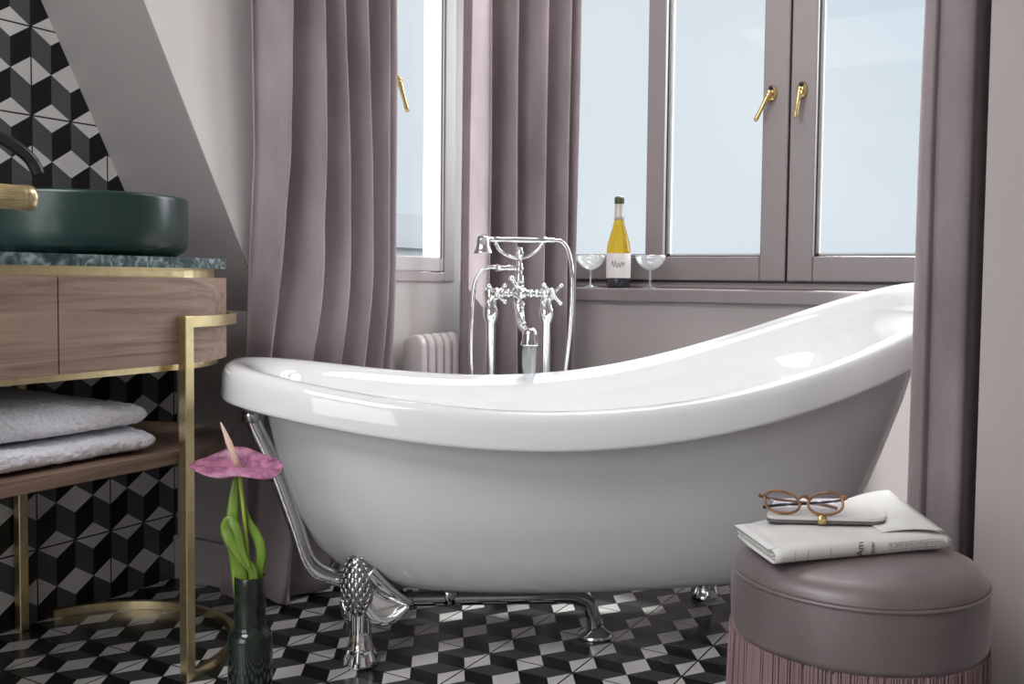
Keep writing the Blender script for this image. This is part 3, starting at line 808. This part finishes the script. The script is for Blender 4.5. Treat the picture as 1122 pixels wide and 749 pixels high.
# towels on the shelf
def towel(z0, z1, ymax, xf, label, seed, lift):
    """folded towel: thick folded slab with rounded fold edges, slightly wavy"""
    rnd = random.Random(seed); b = MB(); rows = []
    NY, NA = 46, 40; y0, y1 = .62, ymax; xb = -1.99
    for j in range(NY+1):
        t = j/NY; y = lerp(y0, y1, t)
        # end rounding towards the far end
        e = 1.0
        d = y1 - y
        if d < .045: e = math.sqrt(max(0.02, 1-((.045-d)/.045)**2))
        row = []
        hh = (z1-z0)/2
        top_extra = lift*sm((y1-.02-y)/.20)
        for k in range(NA):
            a = 2*PI*k/NA; c_, s_ = math.cos(a), math.sin(a)
            cxm = (xf+xb)/2; hw = (xf-xb)/2*(.93+.07*e)
            x = cxm + hw*math.copysign(abs(c_)**.30, c_)
            sgn = math.copysign(abs(s_)**.62, s_)
            zc_ = (z0+z1)/2
            z = zc_ + hh*sgn*e
            if s_ > 0: z += top_extra*s_*(.6+.4*sm((xf-x)/.3)) + .004*math.sin(9*y+4*x+seed) + .003*math.sin(23*x+seed+11*y)
            else: z = max(z, z0)
            x += .004*math.sin(14*y+seed) + .003*math.sin(31*y+3*a)
            row.append((x, y, z))
        rows.append(row)
    V = b.grid(rows, closed=True); b.cap(V[0], True); b.cap(V[-1])
    o = b.build('folded_towel', 'towel')
    sd = o.modifiers.new('s', 'SUBSURF'); sd.levels = 1; sd.render_levels = 2
    tx = bpy.data.textures.new('terry', 'CLOUDS'); tx.noise_scale = .012
    dm = o.modifiers.new('d', 'DISPLACE'); dm.texture = tx; dm.strength = .006; dm.mid_level = .5; dm.texture_coords = 'LOCAL'
    tag(o, label, 'towel', 'folded towels on the vanity shelf')
towel(.464, .512, 1.325, -1.565, 'lower of the two folded white towels, lying on the walnut shelf', 1, .0)
towel(.514, .562, 1.318, -1.575, 'upper of the two folded white towels, crumpled on top of the other', 5, .030)

# ------------------------------------------------------------------ vase and anthurium
VX, VYv = -1.312, 1.31
vs = MB(); vs.lathe([(0, 0), (.037, 0), (.0395, .004), (.0405, .03), (.0405, .14), (.0385, .150), (.033, .156), (.0292, .162), (.0285, .170), (.0285, .255), (.0275, .2575), (.0255, .255), (.0255, .17), (.028, .15), (.034, .14), (.034, .012), (0, .01)], n=44)
o = vs.build('vase', 'vase'); o.location = (VX, VYv, 0); tag(o, 'tall dark green glass vase on the floor holding the pink anthurium', 'vase')
an = empty('anthurium', (VX, VYv, .02)); tag(an, 'pink anthurium flower with green leaves standing in the dark vase', 'flower')
# camera-facing directions for the sprig, expressed as plain plan vectors
RX = Vector((math.cos(math.radians(30)), math.sin(math.radians(30)), 0)); FW = Vector((.5, -.866, 0))
def L3(r, f, z): return RX*r + FW*f + Vector((0, 0, z))
b = MB(); b.tube(spline([L3(.004, 0, 0), L3(.0, .0, .12), L3(-.001, .004, .24), L3(-.007, .006, .33), L3(-.015, .004, .40), L3(-.019, .002, .432)], 8), .0036, 10); b.build('stem', 'stem', an)
# spathe: heart-shaped cupped bract
b = MB(); rows = []; cs = L3(-.019, .002, .436)
NR, NA = 14, 56
for i in range(NR+1):
    r = i/NR; row = []
    for k in range(NA):
        a = 2*PI*k/NA
        # heart outline: notch on the near side, tip far left
        rad = .070*(1 + .10*math.cos(2*a) + .17*max(0, math.cos(a-PI))**6 - .25*max(0, math.cos(a+PI/2))**10)
        x = rad*r*math.cos(a)*1.04; y = rad*r*math.sin(a)*.70
        z = .020*r*r*(math.sin(a)) * -1 - .012*r*r*r*max(0, math.sin(a+.3)) + .004*r*math.sin(5*a) + .008*r*(1-r) + .006*r*r*math.cos(2*a)
        front = max(0, -math.sin(a))
        z = .030*r*r*max(0, math.sin(a)) - .010*r*r*front + .008*math.sin(PI*r)*front + .0035*r*r*math.sin(4*a+.6) + .004*r*math.cos(a)*-1
        # rolled lip at the near edge
        row.append(cs + RX*x + Vector((-.5, .866, 0))*y + Vector((0, 0, z)))
    rows.append(row)
b.grid(rows, closed=True); o = b.build('spathe', 'spathe', an); md = o.modifiers.new('t', 'SOLIDIFY'); md.thickness = .0016; md.offset = 0
b = MB(); b.tube(spline([cs + L3(0, .0, .0), cs + L3(-.006, .008, .022), cs + L3(-.018, .006, .052), cs + L3(-.034, .0, .086)], 8), [.0055]*4 + [.0062]*8 + [.0058]*5 + [.0052, .0046, .004, .0034, .0028, .0022, .0016, .0010], 12); b.build('spadix', 'spadix', an)
def leaf_strap(ctrl, w, mat='leaf', name='leaf'):
    pts = spline(ctrl, 10); n = len(pts); rows = []; b = MB()
    prev = None
    for i, p in enumerate(pts):
        t = i/(n-1); tg = (pts[min(i+1, n-1)] - pts[max(0, i-1)]).normalized()
        sd_ = tg.cross(FW + Vector((.2, 0, .1))).normalized()
        if prev is not None and sd_.dot(prev) < 0: sd_ = -sd_
        prev = sd_
        ww = 1.0*w*(math.sin(PI*min(1, .12 + t*.86)))**.6
        nn = sd_.cross(tg)
        rows.append([p + sd_*(ww*q) + nn*(ww*.14*(1-q*q)) for q in (-1, -.5, 0, .5, 1)])
    b.grid(rows); o = b.build(name, mat, an); md = o.modifiers.new('t', 'SOLIDIFY'); md.thickness = .0012; md.offset = 0
leaf_strap([L3(-.010, .004, .10), L3(-.022, .006, .24), L3(-.030, .008, .32), L3(-.030, .0, .38), L3(-.027, -.01, .425)], .011)
leaf_strap([L3(.012, .012, .10), L3(.012, .016, .235), L3(-.004, .022, .27), L3(-.028, .024, .305), L3(-.038, .02, .33), L3(-.030, .022, .345), L3(-.016, .026, .325), L3(-.006, .028, .29), L3(.006, .026, .26)], .010)
leaf_strap([L3(.006, .0, .10), L3(.016, .002, .235), L3(.022, .002, .275), L3(.015, .0, .305), L3(-.004, -.002, .34), L3(-.012, 0, .375)], .009)
leaf_strap([L3(-.004, .008, .10), L3(-.010, .010, .235), L3(-.016, .012, .27), L3(-.030, .01, .31)], .009)
leaf_strap([L3(.014, -.004, .2), L3(.022, -.006, .28), L3(.014, -.008, .31), L3(.004, -.01, .33)], .006)

# ------------------------------------------------------------------ pouf with fringe
PC = (-.268, 1.475); PR = .176
pf = empty('pouf', (*PC, 0)); tag(pf, 'round plum velvet pouf with a long fringe beside the raised end of the tub', 'pouf')
b = MB(); b.lathe([(0, .424), (.06, .4238), (.11, .422), (.145, .418), (.163, .411), (.172, .402), (.1755, .394), (.176, .389)], n=80); b.build('cushion_top', 'pouf', pf)
b = MB(); b.tube([(.1765*math.cos(a), .1765*math.sin(a), .3885) for a in [k*2*PI/80 for k in range(80)]], .0028, 8, closed=True); b.build('piping', 'pouf', pf)
b = MB(); rows = []
for (r, z) in ((.1760, .388), (.1775, .37), (.178, .34), (.1775, .312), (.1765, .300)):
    rows.append([(r*(1+.004*math.sin(7*a+z*40))*math.cos(a), r*(1+.004*math.sin(7*a+z*40))*math.sin(a), z) for a in [k*2*PI/96 for k in range(96)]])
V = b.grid(rows, closed=True); b.cap(V[-1], True); b.build('side_band', 'pouf', pf)
b = MB(); b.lathe([(0, .02), (.168, .02), (.172, .03), (.172, .305), (0, .305)], n=48); b.build('core', 'fringe', pf)
for k in range(4):
    a = PI/4 + k*PI/2; b = MB(); b.tube([(.13*math.cos(a), .13*math.sin(a), 0), (.13*math.cos(a), .13*math.sin(a), .024)], .014, 12); b.build('leg', 'black', pf)
b = MB(); rnd = random.Random(4)
for k in range(900):
    a = 2*PI*k/900 + rnd.uniform(-.003, .003); r = .1755 + rnd.uniform(-.0015, .003); da = rnd.uniform(-.012, .012); rr = r + rnd.uniform(.0, .009)
    b.tube([(r*math.cos(a), r*math.sin(a), .304), ((r+rr)/2*math.cos(a+da*.4), (r+rr)/2*math.sin(a+da*.4), .18), (rr*math.cos(a+da), rr*math.sin(a+da), .018 + rnd.uniform(0, .01))], [.0013, .0015, .0016], 5, caps=False)
o = b.build('fringe', 'fringe', pf, weld=False)

# ------------------------------------------------------------------ newspaper, pale case, spectacles
ZT = .4245
nw = empty('newspaper', (0, 0, 0)); tag(nw, 'folded newspaper lying on top of the velvet pouf', 'newspaper')
# folded bundle: plan quad, spine along the near edge
A_, B_, C_, D_ = Vector((-.345, 1.318)), Vector((-.148, 1.535)), Vector((-.288, 1.79)), Vector((-.440, 1.545))
D_ = Vector((-.432, 1.43)); C_ = Vector((-.262, 1.665))
def sheet(inset, z, curl, name, thick=.0012, sag=0.0):
    b = MB(); rows = []; n = 18
    for i in range(n+1):
        s_ = i/n; row = []
        for j in range(n+1):
            t = j/n
            p = (A_.lerp(B_, lerp(inset[0], 1-inset[1], s_))).lerp(D_.lerp(C_, lerp(inset[0], 1-inset[1], s_)), lerp(inset[2], 1-inset[3], t))
            zz = z + curl*math.sin(PI*s_)*.2*math.sin(PI*t) + sag*math.sin(3*s_+2*t)
            row.append((p.x, p.y, zz))
        rows.append(row)
    b.grid(rows); o = b.build(name, 'news', nw); md = o.modifiers.new('t', 'SOLIDIFY'); md.thickness = thick; md.offset = 0
    return o
# main folded body: rounded spine on the near edge AB, leaves opening towards D/C
def bundle():
    b = MB(); n = 26; rows = []
    prof = []
    H0 = .024
    for i in range(n+1):
        s_ = i/n; a = A_.lerp(B_, s_); d = D_.lerp(C_, s_); dv = (d-a); hh = H0*(1 - .30*abs(2*s_-1)**3) + .001*math.sin(9*s_); lift = .010*sm(s_*1.1)
        row = []
        for (q, zz) in ((1.0, .2), (.7, .0), (.3, .0), (.06, .02), (.015, .14), (0, .38), (.0, .62), (.018, .86), (.07, .98), (.2, 1.0), (.5, .97), (.8, .95), (1.0, .93)):
            p = a + dv*q; row.append((p.x, p.y, ZT + .001 + hh*zz + (lift*q**4 if zz > .5 else 0)))
        rows.append(row)
    b.grid(rows); 
    return b.build('folded_bundle', 'news', nw)
o = bundle(); md = o.modifiers.new('t', 'SOLIDIFY'); md.thickness = .0016; md.offset = 0
for k, (ins, z) in enumerate((((.01, .02, .10, -.02), .006), ((.0, .03, .10, .0), .0105), ((.02, .01, .08, -.03), .015), ((-.02, .04, .1, -.01), .0195))):
    sheet(ins, ZT+z, .002, 'page', .0014, .0008)
# flap folded over at the corner near B, leading up to the raised point at the back
b = MB(); q0, q1, q2 = B_ + Vector((-.004, .002)), C_ + Vector((.002, .006)), A_.lerp(B_, .62).lerp(D_.lerp(C_, .62), .45)
rows = []
P_ = [Vector((-.158, 1.535, ZT+.026)), Vector((-.262, 1.700, ZT+.044)), Vector((-.325, 1.625, ZT+.030)), Vector((-.235, 1.480, ZT+.026))]
for i in range(9):
    s_ = i/8; a = P_[0].lerp(P_[1], s_); d = P_[3].lerp(P_[2], s_)
    rows.append([a.lerp(d, j/8) + Vector((0, 0, .004*math.sin(PI*j/8))) for j in range(9)])
b.grid(rows); o = b.build('folded_flap', 'news', nw); md = o.modifiers.new('t', 'SOLIDIFY'); md.thickness = .0012; md.offset = 0
# printed column lines and head-line letters on the spine face
dAB = (B_-A_).normalized(); nAB = Vector((dAB.y, -dAB.x))
def on_spine(s_, zz, out=.0012): 
    p = A_.lerp(B_, s_) + nAB*out; return Vector((p.x, p.y, ZT+zz))
for s_ in (.10, .17, .295):
    b = MB(); b.tube([on_spine(s_, .005), on_spine(s_, .0195)], .0004, 5); b.build('column_rule', 'inkgrey', nw)
def txt(body, s_, size, zlo, name, mat):
    cu = bpy.data.curves.new(name, 'FONT'); cu.body = body; cu.size = size; cu.extrude = .0002; cu.materials.append(M[mat])
    to = bpy.data.objects.new(name, cu); COL.objects.link(to)
    me = bpy.data.meshes.new_from_object(to.evaluated_get(bpy.context.evaluated_depsgraph_get()))
    bpy.data.objects.remove(to); o = bpy.data.objects.new(name, me); link(o, nw)
    p = on_spine(s_, zlo, .0022)
    # text runs upwards on the spine face: x axis = up, y axis = -along
    ex = Vector((0, 0, 1)); ez = Vector((nAB.x, nAB.y, 0)); ey = ez.cross(ex)
    o.matrix_local = Matrix.Translation(p) @ Matrix((ex, ey, ez)).transposed().to_4x4()
    return o
txt('Am', .475, .0150, .003, 'headline', 'ink'); txt('oner', .54, .0105, .003, 'headline', 'ink')
b = MB(); rnd = random.Random(2)
for r in range(5):
    z = .0055 + r*.0032
    s_ = .62
    while s_ < .95:
        l = rnd.uniform(.012, .03); b.tube([on_spine(s_, z), on_spine(min(.96, s_+l), z)], .0005, 4); s_ += l + .006
b.build('small_print', 'inkgrey', nw)
# pale case / tablet cover with clasp
ZN = ZT + .0285
cs_ = empty('document_case', (0, 0, 0)); tag(cs_, 'slim pale leather case with a brass clasp on the newspaper under the spectacles', 'case')
ta, tb_, tc_, td_ = Vector((-.392, 1.437)), Vector((-.236, 1.515)), Vector((-.262, 1.655)), Vector((-.412, 1.565))
def quad_slab(c, z0, z1, r, mats, name, parent):
    # rounded corner quad
    pts = []
    for i in range(4):
        p, q, w = c[i-1], c[i], c[(i+1) % 4]
        e0 = (p-q).normalized()*r; e1 = (w-q).normalized()*r
        for k in range(7):
            t = k/6; pts.append((q+e0)*(1-t)**2 + q*2*t*(1-t) + (q+e1)*t*t)
    b = MB(); b.prism([(p.x, p.y) for p in pts], z0, z1, .0012, True); return b.build(name, mats, parent, 35)
quad_slab([ta, tb_, tc_, td_], ZN+.0, ZN+.005, .014, 'tabledge', 'lower_cover', cs_)
quad_slab([ta, tb_, tc_, td_], ZN+.005, ZN+.0095, .014, 'tablet', 'upper_cover', cs_)
m_ = ta.lerp(tb_, .47); dt_ = (tb_-ta).normalized(); nt_ = Vector((dt_.y, -dt_.x))
b = MB()
p0 = m_ - dt_*.006; p1 = m_ + dt_*.006
rows = []
for (o_, z) in ((-.016, .0100), (-.016, .0116), (.0008, .0116), (.0022, .0105), (.0022, -.0005), (.0008, -.0005)):
    rows.append([(p0.x + nt_.x*o_, p0.y + nt_.y*o_, ZN+z), (p1.x + nt_.x*o_, p1.y + nt_.y*o_, ZN+z)])
b.grid(rows); o = b.build('clasp', 'pbrass', cs_); md = o.modifiers.new('t', 'SOLIDIFY'); md.thickness = .001; md.offset = 0
# spectacles: fronts standing on the case, temples folded behind
sp = empty('spectacles', (-.343, 1.470, ZN+.0105), math.radians(24)); tag(sp, 'amber framed reading spectacles standing folded on the pale case', 'spectacles')
def lens_loop(cx, s=1.0):
    pts = []
    for k in range(40):
        a = 2*PI*k/40; c_, s_ = math.cos(a), math.sin(a)
        x = .0255*s*math.copysign(abs(c_)**.85, c_); z = .0165*s*math.copysign(abs(s_)**.9, s_)
        z += .004*s*(x/.0255)*(1 if cx > 0 else -1)*(1 if s_ > 0 else .3)
        pts.append((cx + x, .0, .0185 + z))
    return pts
tilt = Matrix.Rotation(math.radians(-28), 4, 'X')
def tl(p): return tilt @ Vector(p)
b = MB()
for cx in (-.0315, .0315): b.tube([tl(p) for p in lens_loop(cx)], .0021, 8, closed=True)
b.tube([tl(p) for p in spline([(-.0075, 0, .024), (-.003, -.001, .028), (.003, -.001, .028), (.0075, 0, .024)], 5)], .0024, 8)
for sx in (-1, 1): b.tube([tl((sx*.055, 0, .027)), tl((sx*.061, .002, .030)), tl((sx*.064, .006, .029))], [.0026, .0032, .0024], 8)
b.build('frame', 'tort', sp)
b = MB()
for cx in (-.0315, .0315):
    loop = lens_loop(cx, .97); ct = (cx, 0, .0185)
    ring0 = [tl((p[0], -.0006, p[2])) for p in loop]; ring1 = [tl((p[0], .0006, p[2])) for p in loop]
    V = b.grid([ring0, ring1], closed=True); b.cap(V[0], True); b.cap(V[1])
b.build('lens', 'lens', sp)
for sx in (-1, 1):
    b = MB(); st = tl((sx*.0635, .005, .028))
    pts = spline([st, (sx*.045, .030-.004*sx, .016), (0, .036-.006*sx, .010), (-sx*.035, .040-.006*sx, .006), (-sx*.056, .036-.004*sx, .0025)], 8)
    n = len(pts); b.tube(pts, [lerp(.0017, .0026, i/(n-1)) for i in range(n)], 8); b.build('temple', 'black' if sx > 0 else 'tort', sp)

# ------------------------------------------------------------------ distant building outside the side window
bd = empty('building', (-20.2, 25.6, -7.7)); tag(bd, 'pale apartment building far outside the narrow side window', 'building')
b = MB(); b.box(-3, 3, -3, 3, 0, 9.4); b.build('walls', 'facade', bd)
b = MB(); b.box(-3.2, 3.2, -3.2, 3.2, 9.4, 9.6); b.box(-1.5, 1.2, -1.2, 1.4, 9.6, 10.6); b.build('roof', 'facade', bd)
for i in range(4):
    for j in range(3):
        b = MB(); b.box(3.0, 3.04, -2.4+1.4*i, -1.5+1.4*i, 2.2+2.4*j, 3.7+2.4*j); b.build('window', 'facadewin', bd)
        b = MB(); b.box(-2.4+1.4*i, -1.5+1.4*i, -3.04, -3.0, 2.2+2.4*j, 3.7+2.4*j); b.build('window', 'facadewin', bd)

# ------------------------------------------------------------------ light
w = bpy.data.worlds.new('hazy_sky'); SC.world = w; w.use_nodes = True; nt = w.node_tree
bg = nt.nodes['Background']; tc = N(nt, 'ShaderNodeTexCoord'); nz = N(nt, 'ShaderNodeTexNoise'); nz.inputs['Scale'].default_value = 3.2; nz.inputs['Detail'].default_value = 3
nt.links.new(tc.outputs['Generated'], nz.inputs['Vector'])
rp = N(nt, 'ShaderNodeValToRGB'); rp.color_ramp.elements[0].position = .35; rp.color_ramp.elements[0].color = (.62, .685, .75, 1); rp.color_ramp.elements[1].position = .66; rp.color_ramp.elements[1].color = (.72, .765, .81, 1)
nt.links.new(nz.outputs[0], rp.inputs[0]); nt.links.new(rp.outputs[0], bg.inputs[0]); bg.inputs[1].default_value = 1.0
def sun(name, d, e, ang, col=(1, 1, 1)):
    l = bpy.data.lights.new(name, 'SUN'); l.energy = e; l.angle = math.radians(ang); l.color = col
    o = bpy.data.objects.new(name, l); COL.objects.link(o); o.rotation_euler = Vector(d).to_track_quat('-Z', 'Y').to_euler(); return o
def area(name, loc, d, sx, sy, p, col=(1, 1, 1)):
    l = bpy.data.lights.new(name, 'AREA'); l.shape = 'RECTANGLE'; l.size = sx; l.size_y = sy; l.energy = p; l.color = col
    o = bpy.data.objects.new(name, l); COL.objects.link(o); o.location = loc; o.rotation_euler = Vector(d).to_track_quat('-Z', 'Y').to_euler(); return o
sun('sun', (.08, -.70, -.71), 6.0, 7.0, (1, .985, .96))
sun('sky_fill_sun', (-.58, -.70, -.42), 4.8, 45, (.97, .985, 1))  # added broad lamp that boosts the sky light through the wide window
sun('added_side_sun', (.90, .418, -.80), 8.0, 1.5, (1, .98, .96))  # second sun, added for the lit patch low on the back wall
area('dormer_fill_light', (-.85, 2.55, 2.42), (0, 0, -1), .9, .7, 12, (1, .98, .97))  # added fill above the tub, not a known fixture
area('room_fill_light', (-1.25, -.45, 2.42), (0, 0, -1), 1.4, 1.4, 50, (.98, .985, 1))  # added soft fill for the room side, not a known fixture
area('rear_fill_light', (-1.15, -1.82, 1.25), (0, 1, 0), 1.7, 1.7, 24, (.97, .985, 1))  # added fill for the tub front, stands in for an unseen window

# ------------------------------------------------------------------ camera
cam = bpy.data.cameras.new('camera'); co = bpy.data.objects.new('camera', cam); COL.objects.link(co)
f, cyp, pit, yaw, rol = 1073.7642, 356.6941, .0471, .5241, -.0104
cam.sensor_fit = 'HORIZONTAL'; cam.sensor_width = 36; cam.lens = 36*f/1122
cam.shift_y = -(374.5 - cyp)/1122
cam.clip_start = .02; cam.clip_end = 200
R_ = Matrix.Rotation(yaw, 4, 'Z') @ Matrix.Rotation(PI/2 - pit, 4, 'X') @ Matrix.Rotation(-rol, 4, 'Z')
co.matrix_world = Matrix.Translation((0, 0, .8091)) @ R_
SC.camera = co
vs_ = SC.view_settings
vs_.view_transform = 'Standard'; vs_.look = 'None'; vs_.exposure = 0.12; vs_.gamma = 1.0; vs_.use_curve_mapping = False
SC.cycles.use_denoising = True if hasattr(SC, 'cycles') else False
SC.cycles.max_bounces = 10; SC.cycles.transparent_max_bounces = 16; SC.cycles.caustics_reflective = False; SC.cycles.caustics_refractive = False
SC.cycles.sample_clamp_indirect = 6
